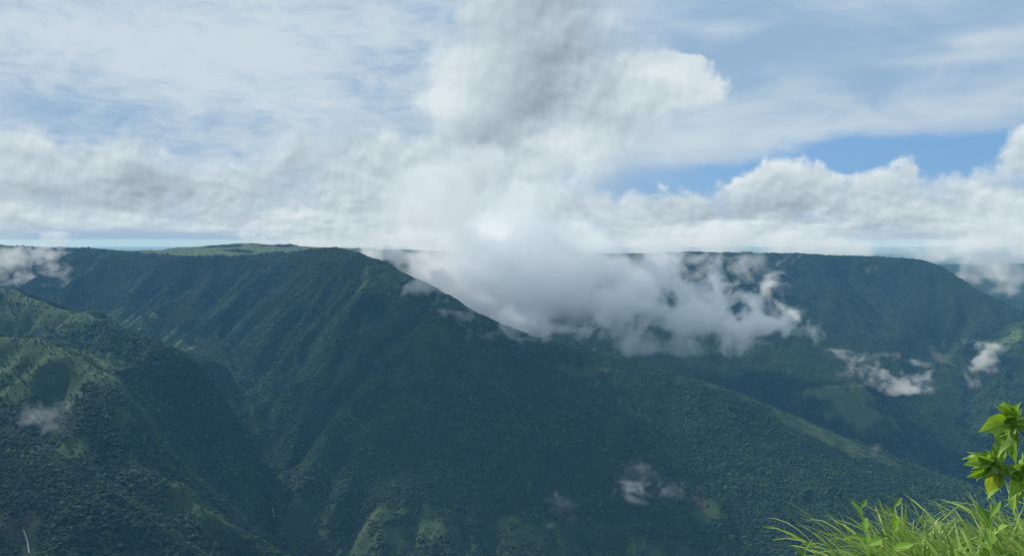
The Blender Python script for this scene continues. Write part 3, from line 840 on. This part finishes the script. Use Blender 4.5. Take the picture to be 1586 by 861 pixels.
def leaf_mesh(name, wid, curl, fold, tint, mat, wav=0.0, seed=0):
    """unit-long leaf along +X, midrib and two halves, pointed tip, short stalk"""
    rs = np.random.default_rng(seed)
    n = 10
    V, tn = [], []
    for i in range(n + 1):
        u = i / n
        wv = wid * (math.sin(math.pi * min(1, u * 1.02) ** 0.85) ** 0.8 if 0.06 < u < 1 else (0.02 if u <= 0.06 else 0.0)) + 0.006
        if u > 0.75: wv *= (1 - u) / 0.25 * 0.35 + 0.65 if u < 1 else 0.1
        zc = curl * (u * u) 
        for q in (-1, -0.5, 0, 0.5, 1):
            V.append((u, q * wv, -zc + fold * abs(q) * wv + wav * math.sin(u * 11 + q * 2 + seed) * abs(q) * wv))
            tn.append(tint + 0.05 * rs.standard_normal())
    f = []
    for i in range(n):
        for q in range(4):
            a = i * 5 + q
            f.append((a, a + 5, a + 6, a + 1))
    me = mesh_np(name, V, f, mat)
    a = me.attributes.new('tint', 'FLOAT', 'POINT'); a.data.foreach_set('value', np.array(tn, np.float32))
    return me

def place_leaf(mesh, a, b_, normal, parent, wscale=1.0):
    """leaf from point a to point b_, its face turned towards `normal`"""
    a, b_ = Vector(a), Vector(b_)
    x = (b_ - a); L = x.length; x.normalize()
    z = Vector(normal); z = (z - x * z.dot(x)).normalized()
    y = z.cross(x)
    ob = link(bpy.data.objects.new("leaf", mesh))
    ob.parent = parent
    m = Matrix((x * L, y * L * wscale, z * L)).transposed().to_4x4(); m.translation = a - parent.location
    ob.matrix_basis = m
    return ob

def tube(paths, name, mat, sides=6):
    """tapered tubes along lists of (point, radius), one mesh"""
    V, Fc = [], []
    for path in paths:
        rings = []
        for i, (p, r) in enumerate(path):
            p = Vector(p)
            d = Vector(path[min(i + 1, len(path) - 1)][0]) - Vector(path[max(i - 1, 0)][0])
            d.normalize()
            u = d.orthogonal().normalized(); v = d.cross(u)
            s0 = len(V)
            for k in range(sides):
                a = 2 * math.pi * k / sides
                V.append(p + (u * math.cos(a) + v * math.sin(a)) * r)
            rings.append(s0)
        for s0, s1 in zip(rings[:-1], rings[1:]):
            for k in range(sides):
                k2 = (k + 1) % sides
                Fc.append((s0 + k, s0 + k2, s1 + k2, s1 + k))
    return mesh_np(name, [tuple(v) for v in V], Fc, mat)

# ---- the shrub at the right edge
SY_ = 2.2
def sp_(px, py, dy=0.0): return Vector(at(px, py, SY_ + dy))
root = sp_(1672, 372, 0.25); root.z = float(bank_z(root.x, root.y)) - 0.03
shrub = link(bpy.data.objects.new("shrub", None)); shrub.location = root
tag(shrub, "leafy green shrub leaning into the view at the right edge", "shrub")
O_ = root
nodeA, nodeB, nodeC, nodeD, nodeE = sp_(1541, 716), sp_(1566, 652, .05), sp_(1583, 733, .03), sp_(1640, 640, .1), sp_(1650, 720, .12)
fork = sp_(1655, 790, .2)
paths = [
    [(root, .014), (sp_(1668, 880, .24), .012), (fork, .010), (sp_(1646, 720, .16), .008), (sp_(1632, 680, .12), .006), (nodeD, .004), (sp_(1636, 600, .1), .002)],
    [(fork, .008), (sp_(1622, 768, .1), .0062), (sp_(1586, 749, .04), .0048), (sp_(1560, 734, .01), .0040), (nodeA, .0032), (sp_(1533, 706), .0016)],
    [(sp_(1646, 720, .16), .0055), (sp_(1615, 700, .1), .0045), (sp_(1590, 676, .06), .0036), (nodeB, .0028), (sp_(1562, 636, .05), .0014)],
    [(sp_(1586, 749, .04), .0034), (nodeC, .0025), (sp_(1578, 718, .03), .0014)],
    [(sp_(1632, 680, .12), .004), (nodeE, .002)],
]
paths = [[(Vector(p) - O_, r) for p, r in q] for q in paths]
link(bpy.data.objects.new("branch", tube(paths, "branch", m_twig)), shrub)
LV = [leaf_mesh("leaf", .23, .22, .35, .10, m_leaf, .20, 1), leaf_mesh("leaf", .26, .38, .25, .20, m_leaf, .28, 2), leaf_mesh("leaf", .21, .12, .5, .05, m_leaf, .16, 3), leaf_mesh("leaf", .25, .48, .3, .30, m_leaf, .32, 4)]
LYEL = leaf_mesh("leaf", .27, .12, .12, .92, m_leaf, .14, 5)
rl = random.Random(5)
def whorl(node, tips):
    for k, (px, py, dy, v) in enumerate(tips):
        tip = sp_(px, py, dy)
        tip = node + (tip - node) * rl.uniform(.68, .98)
        start = node + (tip - node) * 0.07
        tip.z -= rl.uniform(0.0, 0.035)
        nrm = Vector((rl.uniform(-.9, .9), -rl.uniform(-.1, .9), rl.uniform(.1, 1.0)))
        place_leaf(LYEL if v == 9 else LV[v], start, tip, nrm, shrub, rl.uniform(.72, .98))
        for rep in range(1 + k % 2):         # younger, smaller leaves beside it
            q = node + Vector((rl.uniform(-.012, .012), rl.uniform(-.02, .02), rl.uniform(-.015, .015)))
            t2 = q + (tip - node) * rl.uniform(.45, .7) + Vector((rl.uniform(-.03, .03), rl.uniform(-.04, .04), rl.uniform(-.01, .035)))
            place_leaf(LV[(v + k + rep) % 4], q, t2, nrm + Vector((rl.uniform(-.4, .4), 0, rl.uniform(-.3, .3))), shrub, rl.uniform(.7, .95))
whorl(nodeA, [(1489, 701, -.02, 2), (1491, 716, .02, 1), (1498, 737, -.03, 0), (1513, 742, -.04, 1), (1530, 778, -.03, 9), (1524, 682, .0, 2), (1541, 674, .03, 0), (1557, 690, .05, 2), (1567, 713, .02, 1), (1553, 756, .02, 3), (1512, 690, .05, 0), (1517, 756, .03, 3), (1545, 766, .04, 9)])
whorl(nodeB, [(1577, 604, .0, 0), (1553, 616, -.02, 2), (1517, 651, -.03, 0), (1541, 634, .03, 2), (1586, 628, .04, 1), (1545, 688, -.03, 1), (1562, 700, -.02, 3), (1594, 660, .0, 2), (1540, 664, .05, 0), (1581, 690, .03, 3), (1568, 612, .05, 1)])
whorl(nodeC, [(1556, 722, -.03, 1), (1574, 690, -.02, 3), (1600, 706, .0, 0), (1566, 770, -.04, 1), (1553, 788, .0, 0), (1584, 776, .03, 3), (1604, 745, .0, 2), (1590, 700, .05, 1)])
whorl(nodeD, [(1612, 622, -.03, 0), (1630, 596, .0, 2), (1660, 610, .03, 1), (1672, 640, .0, 3), (1625, 668, -.04, 0), (1604, 644, .02, 1), (1650, 675, .05, 2)])
whorl(nodeE, [(1620, 716, -.03, 0), (1632, 748, .0, 1), (1672, 730, .04, 3), (1680, 700, .0, 2), (1645, 690, .05, 0), (1662, 760, -.03, 1)])

# ---- broad-leaved weeds standing in the grass
WL = [leaf_mesh("leaf", .20, .18, .3, .15, m_weed, .06, 11), leaf_mesh("leaf", .16, .30, .25, .35, m_weed, .05, 12), leaf_mesh("leaf", .22, .05, .3, .55, m_weed, .08, 13)]
def weed(label, px, py, Y, h, n, ll, seed, tilt=(0, 0)):
    rs = random.Random(seed)
    tip = Vector(at(px, py, Y))
    base = Vector((tip.x - tilt[0] * h, tip.y - tilt[1] * h, 0)); base.z = float(bank_z(base.x, base.y)) - 0.02
    r = link(bpy.data.objects.new("weed", None)); r.location = base
    tag(r, label, "weed", "leafy weeds in the grass")
    mid = base.lerp(tip, .5) + Vector((rs.uniform(-.02, .02), 0, .01))
    link(bpy.data.objects.new("stem", tube([[(Vector((0, 0, 0)), .0035), (mid - base, .0028), (tip - base, .0015)]], "stem", m_weed, 5)), r)
    for k in range(n):
        u = 1 - 0.36 * (k / n)
        p = base.lerp(mid, u / .5) if u < .5 else mid.lerp(tip, (u - .5) / .5)
        a = k * 2.4 + rs.uniform(-.4, .4)
        L_ = ll * (0.75 + 0.5 * (k / n)) * rs.uniform(.85, 1.15)
        up = rs.uniform(.25, 1.0) if k > 1 else 1.3
        d = Vector((math.cos(a), math.sin(a) * .8, up)).normalized() * L_
        place_leaf(rs.choice(WL), p, p + d, Vector((-d.x * .6, -.5 - d.y * .3, .9)), r, rs.uniform(.85, 1.15))
weed("small bright leafy weed at the left tip of the grass bank", 1247, 850, 2.75, .4, 7, .06, 1)
weed("leafy weed rising above the grass left of the middle", 1334, 786, 2.85, .5, 7, .065, 2, (-.1, 0))
weed("leafy weed with a bright upright tip among the tallest blades", 1386, 784, 2.9, .5, 6, .06, 3)
weed("tall broad-leaved weed directly below the shrub", 1534, 800, 2.5, .5, 8, .09, 6)
# ---------------------------------------------------------------- low clouds and mist, real volumes
def spline_matrix(n, ext, L, rs):
    """cubic B-spline weights from a random lattice of spacing L to n samples over ext metres"""
    x = np.linspace(0, ext, n) / L + rs.uniform(0, 1) + 1
    i = np.floor(x).astype(int); f = x - i
    m = int(i.max()) + 3
    Wm = np.zeros((n, m), np.float32)
    ar = np.arange(n)
    Wm[ar, i - 1] = (1 - f) ** 3 / 6; Wm[ar, i] = (3 * f ** 3 - 6 * f ** 2 + 4) / 6
    Wm[ar, i + 1] = (-3 * f ** 3 + 3 * f ** 2 + 3 * f + 1) / 6; Wm[ar, i + 2] = f ** 3 / 6
    return Wm

def noise3(shape, ext, L, seed, stretch=(1, 1, 1)):
    rs = np.random.default_rng(seed)
    Ms = [spline_matrix(n, e, L * s_, rs) for n, e, s_ in zip(shape, ext, stretch)]
    lat = rs.standard_normal([m.shape[1] for m in Ms]).astype(np.float32)
    r = np.einsum('ai,ijk->ajk', Ms[0], lat); r = np.einsum('bj,ajk->abk', Ms[1], r); r = np.einsum('ck,abk->abc', Ms[2], r)
    return r / 0.27

def fbm3(shape, ext, L, octaves, seed, gain=0.55, stretch=(1, 1, 1)):
    r = 0; a = 1.0; tot = 0
    for k in range(octaves):
        r = r + a * noise3(shape, ext, L, seed + 7 * k, stretch)
        tot += a * a; a *= gain; L *= 0.5
    return r / math.sqrt(tot)

m_cloud, t, o = material("cloud_vapour")
pv = t.n.new('ShaderNodeVolumePrincipled')
pv.inputs['Color'].default_value = (0.998, 0.999, 1.0, 1)
pv.inputs['Density'].default_value = 1.0
pv.inputs['Density Attribute'].default_value = 'density'
pv.inputs['Anisotropy'].default_value = 0.0
t.l.new(pv.outputs[0], o.inputs['Volume'])

def cloud_density(blobs, vox, seed, L, amp, edge, dens, octaves, stretch, pad, gain, bias):
    C = np.array([at(b[0], b[1], b[2]) for b in blobs])
    R = np.array([(b[3] * b[2] / F, b[5], b[4] * b[2] / F) for b in blobs])
    S = np.array([b[6] for b in blobs])
    lo = (C - R * pad).min(0); hi = (C + R * pad).max(0)
    res = np.maximum(np.ceil((hi - lo) / vox).astype(int) + 1, 8)
    ax = [np.linspace(lo[k], hi[k], res[k]) for k in range(3)]
    pot = np.full(res, -3.0, np.float32); st = np.zeros(res, np.float32); ws = np.full(res, 1e-6, np.float32)
    for c, r, s_ in zip(C, R, S):
        sl = []
        for k in range(3):
            a = np.searchsorted(ax[k], c[k] - 2.0 * r[k]); b = np.searchsorted(ax[k], c[k] + 2.0 * r[k])
            sl.append(slice(a, max(b, a + 1)))
        q = [((ax[k][sl[k]] - c[k]) / r[k]) ** 2 for k in range(3)]
        d = np.sqrt(q[0][:, None, None] + q[1][None, :, None] + q[2][None, None, :]).astype(np.float32)
        p = 1 - d
        v = pot[tuple(sl)]
        h = np.clip(0.5 + 0.5 * (p - v) / 0.25, 0, 1)
        pot[tuple(sl)] = v * (1 - h) + p * h + 0.25 * h * (1 - h)
        wgt = np.exp(3 * np.clip(p, -2, 1))
        st[tuple(sl)] += wgt * s_; ws[tuple(sl)] += wgt
    # billows whose sampling is bent by a slow swirl, so that edges tear into curls
    n = fbm3(res, hi - lo, L, octaves, seed, gain, stretch)
    sw = [noise3(res, hi - lo, L * 0.7, seed + 90 + k) * (L * 0.16) for k in range(3)]
    gi = np.meshgrid(*[np.arange(r) for r in res], indexing='ij')
    gi = [np.clip(np.rint(g + s_ / vox), 0, r - 1).astype(np.int32) for g, s_, r in zip(gi, sw, res)]
    n = n[gi[0], gi[1], gi[2]]
    d = smooth(0.0, edge, pot + amp * n - bias)
    d = d * d * (st / ws) * dens
    for k in range(3):                     # fade out before the grid ends
        x = np.linspace(0, 1, res[k]); f = smooth(0, 0.06, x) * smooth(1, 0.94, x)
        shp = [1, 1, 1]; shp[k] = -1
        d = d * f.reshape(shp)
    return lo, hi, res, np.where(d < dens * 0.012, 0, d).astype(np.float32)

def cloud(name, label, blobs, vox, seed, L=260.0, amp=0.55, edge=0.5, dens=0.012, octaves=5, stretch=(1, 1, 1), group=None, pad=1.25, gain=0.66, bias=0.0):
    """blobs: (px, py, Y, rx, ry, depth, strength): soft ellipsoids where they hang in the valley,
    px/py/rx/ry given on the photograph, Y and depth in metres"""
    lo, hi, res, d = cloud_density(blobs, vox, seed, L, amp, edge, dens, octaves, stretch, pad, gain, bias)
    me = bpy.data.meshes.new(name)
    me.vertices.add(d.size)
    me.vertices.foreach_set('co', np.tile(((lo + hi) / 2).astype(np.float32), d.size))
    a = me.attributes.new('vapour', 'FLOAT', 'POINT'); a.data.foreach_set('value', d.ravel())
    me.materials.append(m_cloud)
    ob = link(bpy.data.objects.new(name, me))
    ng = bpy.data.node_groups.new(name + "_volume", 'GeometryNodeTree')
    ng.interface.new_socket('Geometry', in_out='INPUT', socket_type='NodeSocketGeometry')
    ng.interface.new_socket('Geometry', in_out='OUTPUT', socket_type='NodeSocketGeometry')
    g = NT(ng)
    gi, go = g.n.new('NodeGroupInput'), g.n.new('NodeGroupOutput')
    vc = g.n.new('GeometryNodeVolumeCube')
    vc.inputs['Min'].default_value = lo; vc.inputs['Max'].default_value = hi
    for k, nm in enumerate('XYZ'): vc.inputs['Resolution ' + nm].default_value = int(res[k])
    ps = g.n.new('GeometryNodeInputPosition'); sp = g.n.new('ShaderNodeSeparateXYZ'); g.l.new(ps.outputs[0], sp.inputs[0])
    ii = [g.math('ROUND', g.mul(g.sub(sp.outputs[k], float(lo[k])), float((res[k] - 1) / (hi[k] - lo[k])))) for k in range(3)]
    idx = g.add(g.mul(g.add(g.mul(ii[0], float(res[1])), ii[1]), float(res[2])), ii[2])
    na = g.n.new('GeometryNodeInputNamedAttribute'); na.data_type = 'FLOAT'; na.inputs['Name'].default_value = 'vapour'
    si = g.n.new('GeometryNodeSampleIndex'); si.data_type = 'FLOAT'; si.domain = 'POINT'; si.clamp = True
    g.l.new(gi.outputs[0], si.inputs['Geometry']); g.l.new(na.outputs[0], si.inputs['Value']); g.l.new(g.add(idx, 0.25), si.inputs['Index'])
    g.l.new(si.outputs[0], vc.inputs['Density'])
    sm = g.n.new('GeometryNodeSetMaterial'); sm.inputs['Material'].default_value = m_cloud
    g.l.new(vc.outputs[0], sm.inputs[0]); g.l.new(sm.outputs[0], go.inputs[0])
    md = ob.modifiers.new('volume', 'NODES'); md.node_group = ng
    tag(ob, label, "cloud", group, kind="stuff")
    print(name, res, d.size, float((d > 0).mean()))
    return ob

cloud("clouds", "big white cloud pouring over the central ridge into the valley behind",
      [(770, 420, 4150, 140, 80, 360, 1), (705, 390, 4150, 100, 80, 360, .8), (850, 450, 4050, 140, 62, 320, 1), (930, 466, 3980, 110, 48, 280, 1), (1000, 476, 3950, 70, 36, 220, 1),
       (700, 330, 4300, 115, 80, 380, .26), (780, 320, 4350, 140, 90, 380, .24), (860, 375, 4250, 130, 75, 350, .4), (930, 425, 4050, 95, 50, 260, .8), (985, 440, 4000, 60, 40, 190, .8),
       (630, 395, 3950, 55, 18, 140, .6), (672, 425, 3850, 55, 22, 130, .8), (735, 470, 3700, 60, 22, 120, .8), (800, 496, 3600, 70, 18, 110, .7), (880, 510, 3600, 100, 18, 130, .7)],
      11.0, 8, L=230, amp=0.23, edge=0.45, dens=0.0105, octaves=6, pad=1.35)
cloud("clouds", "torn white tongue of cloud reaching right across the dark far slope",
      [(1000, 482, 3900, 80, 34, 190, 1), (1065, 496, 3880, 80, 30, 170, 1), (1130, 498, 3880, 76, 24, 150, 1), (1195, 503, 3880, 52, 16, 120, 1), (1228, 495, 3880, 28, 14, 90, 1), (1165, 465, 3880, 34, 16, 90, .9), (1190, 455, 3880, 14, 26, 70, .8),
       (1210, 470, 3880, 12, 24, 70, .7), (1110, 470, 3880, 55, 16, 110, .9), (1045, 432, 3900, 15, 42, 80, .8), (1020, 408, 3920, 34, 16, 100, .6), (1055, 455, 3900, 22, 24, 90, .8), (1040, 534, 3820, 56, 14, 110, .35), (1000, 450, 3920, 60, 30, 150, .9)],
      7.5, 29, L=95, amp=0.50, edge=0.6, dens=0.012, octaves=5, pad=1.6, bias=-0.07)
cloud("clouds", "grey cloud spilling over the falling end of the far ridge at the right edge",
      [(1575, 390, 5250, 110, 50, 300, .9), (1505, 388, 5280, 60, 30, 220, .9), (1640, 385, 5250, 130, 62, 320, .9), (1568, 448, 5000, 40, 14, 120, .5), (1535, 428, 5080, 46, 16, 130, .7), (1470, 398, 5250, 36, 12, 110, .6), (1586, 430, 5100, 40, 14, 130, .6)],
      12.0, 17, L=190, amp=0.36, edge=0.85, dens=0.007, octaves=5, pad=1.4)
cloud("clouds", "low white clouds lying on the horizon behind the far ridge",
      [(640, 372, 12000, 120, 18, 900, 1), (760, 375, 12000, 140, 22, 1000, 1), (900, 378, 12000, 130, 18, 900, 1), (1010, 380, 12000, 90, 13, 800, .9), (1110, 376, 12000, 60, 20, 700, 1), (1150, 384, 12000, 70, 14, 800, 1), (1200, 378, 12000, 55, 18, 700, 1),
       (1270, 384, 12000, 70, 12, 800, .9), (1340, 388, 12000, 70, 9, 800, .4), (1420, 388, 12000, 70, 9, 800, .4), (1500, 386, 12000, 80, 16, 800, .8), (560, 380, 12000, 90, 10, 800, .7)],
      42.0, 61, L=420, amp=0.6, edge=0.9, dens=0.0018, octaves=5, pad=1.6)
# drifting cumulus above the frame, whose shadows lie on the slopes
def overhead(label, ground_pt, z, rx, ry, rz, seed):
    k = (z - ground_pt[2]) / sun_vec.z
    X, Y = ground_pt[0] + sun_vec.x * k, ground_pt[1] + sun_vec.y * k
    bl = []
    rs = np.random.default_rng(seed)
    for q in range(7):
        a, b_ = rs.uniform(-.75, .75), rs.uniform(-.7, .7)
        Yq = Y + b_ * ry
        bl.append((CX + (X + a * rx) / Yq * F, HY - (z + rs.uniform(0, .4) * rz) / Yq * F, Yq, rx * .62 / Yq * F, rz / Yq * F, ry * .6, 1))
    cloud("clouds", label, bl, 45.0, seed, L=520, amp=0.4, edge=0.6, dens=0.007, octaves=4, pad=1.35)
overhead("cumulus cloud high above the ravine, casting its shadow on the central slope", (460, 2640, -760), 1800, 780, 440, 130, 71)
overhead("cumulus cloud high above the left slopes, casting its shadow below them", (-800, 1560, -680), 1700, 460, 260, 110, 73)
def wisp(label, blobs, seed, vox=7.0, L=60, amp=1.0, dens=0.009, edge=1.7, stretch=(1.3, 1, .9), bias=0.1):
    cloud("mist", label, blobs, vox, seed, L=L, amp=amp, edge=edge, dens=dens, octaves=5, stretch=stretch, group="shreds of mist on the slopes", pad=1.7, bias=bias)
wisp("white shred of mist below the plateau rim at the upper left", [(78, 402, 4300, 26, 26, 60, 1), (55, 415, 4300, 56, 9, 50, .8), (85, 425, 4300, 16, 16, 50, .7), (8, 402, 4350, 30, 22, 60, .8), (62, 390, 4300, 10, 20, 40, .7)], 31, bias=0)
wisp("faint grey puff of mist over the dark slope at the far left", [(70, 645, 1900, 34, 13, 34, .7), (84, 656, 1900, 20, 9, 26, .8)], 33, vox=4.0, L=36, dens=.009, stretch=(1, 1, 1))
wisp("pale puff of mist in front of the lower central slope", [(1005, 757, 2420, 36, 10, 36, 1), (1000, 730, 2440, 26, 10, 32, .3), (1022, 750, 2420, 18, 9, 28, 1)], 35, vox=4.0, L=40, dens=.009)
wisp("small faint wisp of mist low on the central slope", [(878, 790, 2360, 26, 17, 35, .7)], 38, vox=4.0, L=34)
wisp("torn white mist above the green knoll on the far right slope", [(1345, 572, 3850, 34, 9, 44, .9), (1388, 586, 3850, 32, 10, 44, .9), (1412, 603, 3850, 22, 7, 40, 1), (1332, 556, 3900, 26, 9, 50, .6), (1420, 582, 3850, 10, 14, 40, .6)], 39, vox=5.0, L=42, bias=0, dens=.009)
wisp("small upright wisp of mist on the far right slope", [(1530, 572, 4000, 20, 28, 50, .8), (1536, 600, 4000, 11, 16, 40, .8)], 42, vox=5.0, L=42, bias=0)
wisp("thin mist drifting along the top of the far ridge", [(1100, 408, 5200, 62, 16, 90, .6), (1155, 404, 5250, 50, 12, 80, .5), (1085, 428, 5100, 30, 10, 70, .5)], 43, vox=8.0, L=70, bias=0)
wisp("tiny wisp of mist beside the end of the central ridge", [(1382, 705, 2780, 24, 18, 35, .4)], 45, vox=4.0, L=45, bias=0)
wisp("small white shred of mist on the crest of the central ridge", [(768, 518, 3300, 28, 12, 40, .7)], 47, vox=5.0, L=40, bias=0)
wisp("ragged white mist torn along the crest of the central ridge", [(655, 440, 3560, 30, 10, 50, .8), (700, 462, 3440, 30, 10, 50, .8), (735, 485, 3350, 34, 11, 50, .8), (785, 508, 3260, 34, 9, 50, .7), (830, 520, 3220, 30, 7, 50, .5)], 55, vox=6.0, L=48, bias=0.05, dens=.009)
wisp("short white puff of mist rising behind the plateau skyline", [(405, 374, 6100, 20, 14, 90, .8)], 49, vox=9.0, L=80, bias=0)
wisp("ragged white mist standing behind the skyline left of the summit", [(475, 372, 6000, 34, 14, 90, .9), (485, 362, 6000, 10, 18, 60, .8)], 51, vox=9.0, L=80, bias=0)
wisp("low white shreds of mist just right of the summit", [(575, 389, 4250, 34, 8, 90, .6), (600, 398, 4100, 24, 10, 80, .6)], 53, vox=7.0, L=60, bias=0)
# ---------------------------------------------------------------- haze
def haze_box():
    import bmesh
    bm = bmesh.new()
    bmesh.ops.create_cube(bm, size=1.0)
    x0, x1, y0, y1 = -49000, 49000, -31000, 47000
    z0, z1 = float(SZ.min()) - 30.0, max(float(SZ.max()) + 15.0, 15.0)
    for v in bm.verts:
        v.co = ((x0 + x1) / 2 + v.co.x * (x1 - x0), (y0 + y1) / 2 + v.co.y * (y1 - y0), (z0 + z1) / 2 + v.co.z * (z1 - z0))
    me = bpy.data.meshes.new("haze"); bm.to_mesh(me); bm.free()
    m, t, o = material("haze_air")
    v = t.n.new('ShaderNodeVolumePrincipled')
    v.inputs['Color'].default_value = (0.20, 0.54, 1.0, 1)
    v.inputs['Absorption Color'].default_value = (1, 1, 1, 1)
    v.inputs['Density'].default_value = 4.1e-5
    v.inputs['Anisotropy'].default_value = 0.0
    t.l.new(v.outputs[0], o.inputs['Volume'])
    me.materials.append(m)
    ob = link(bpy.data.objects.new("haze", me))
    tag(ob, "thin blue haze filling the valleys", "haze", kind="stuff")
haze_box()
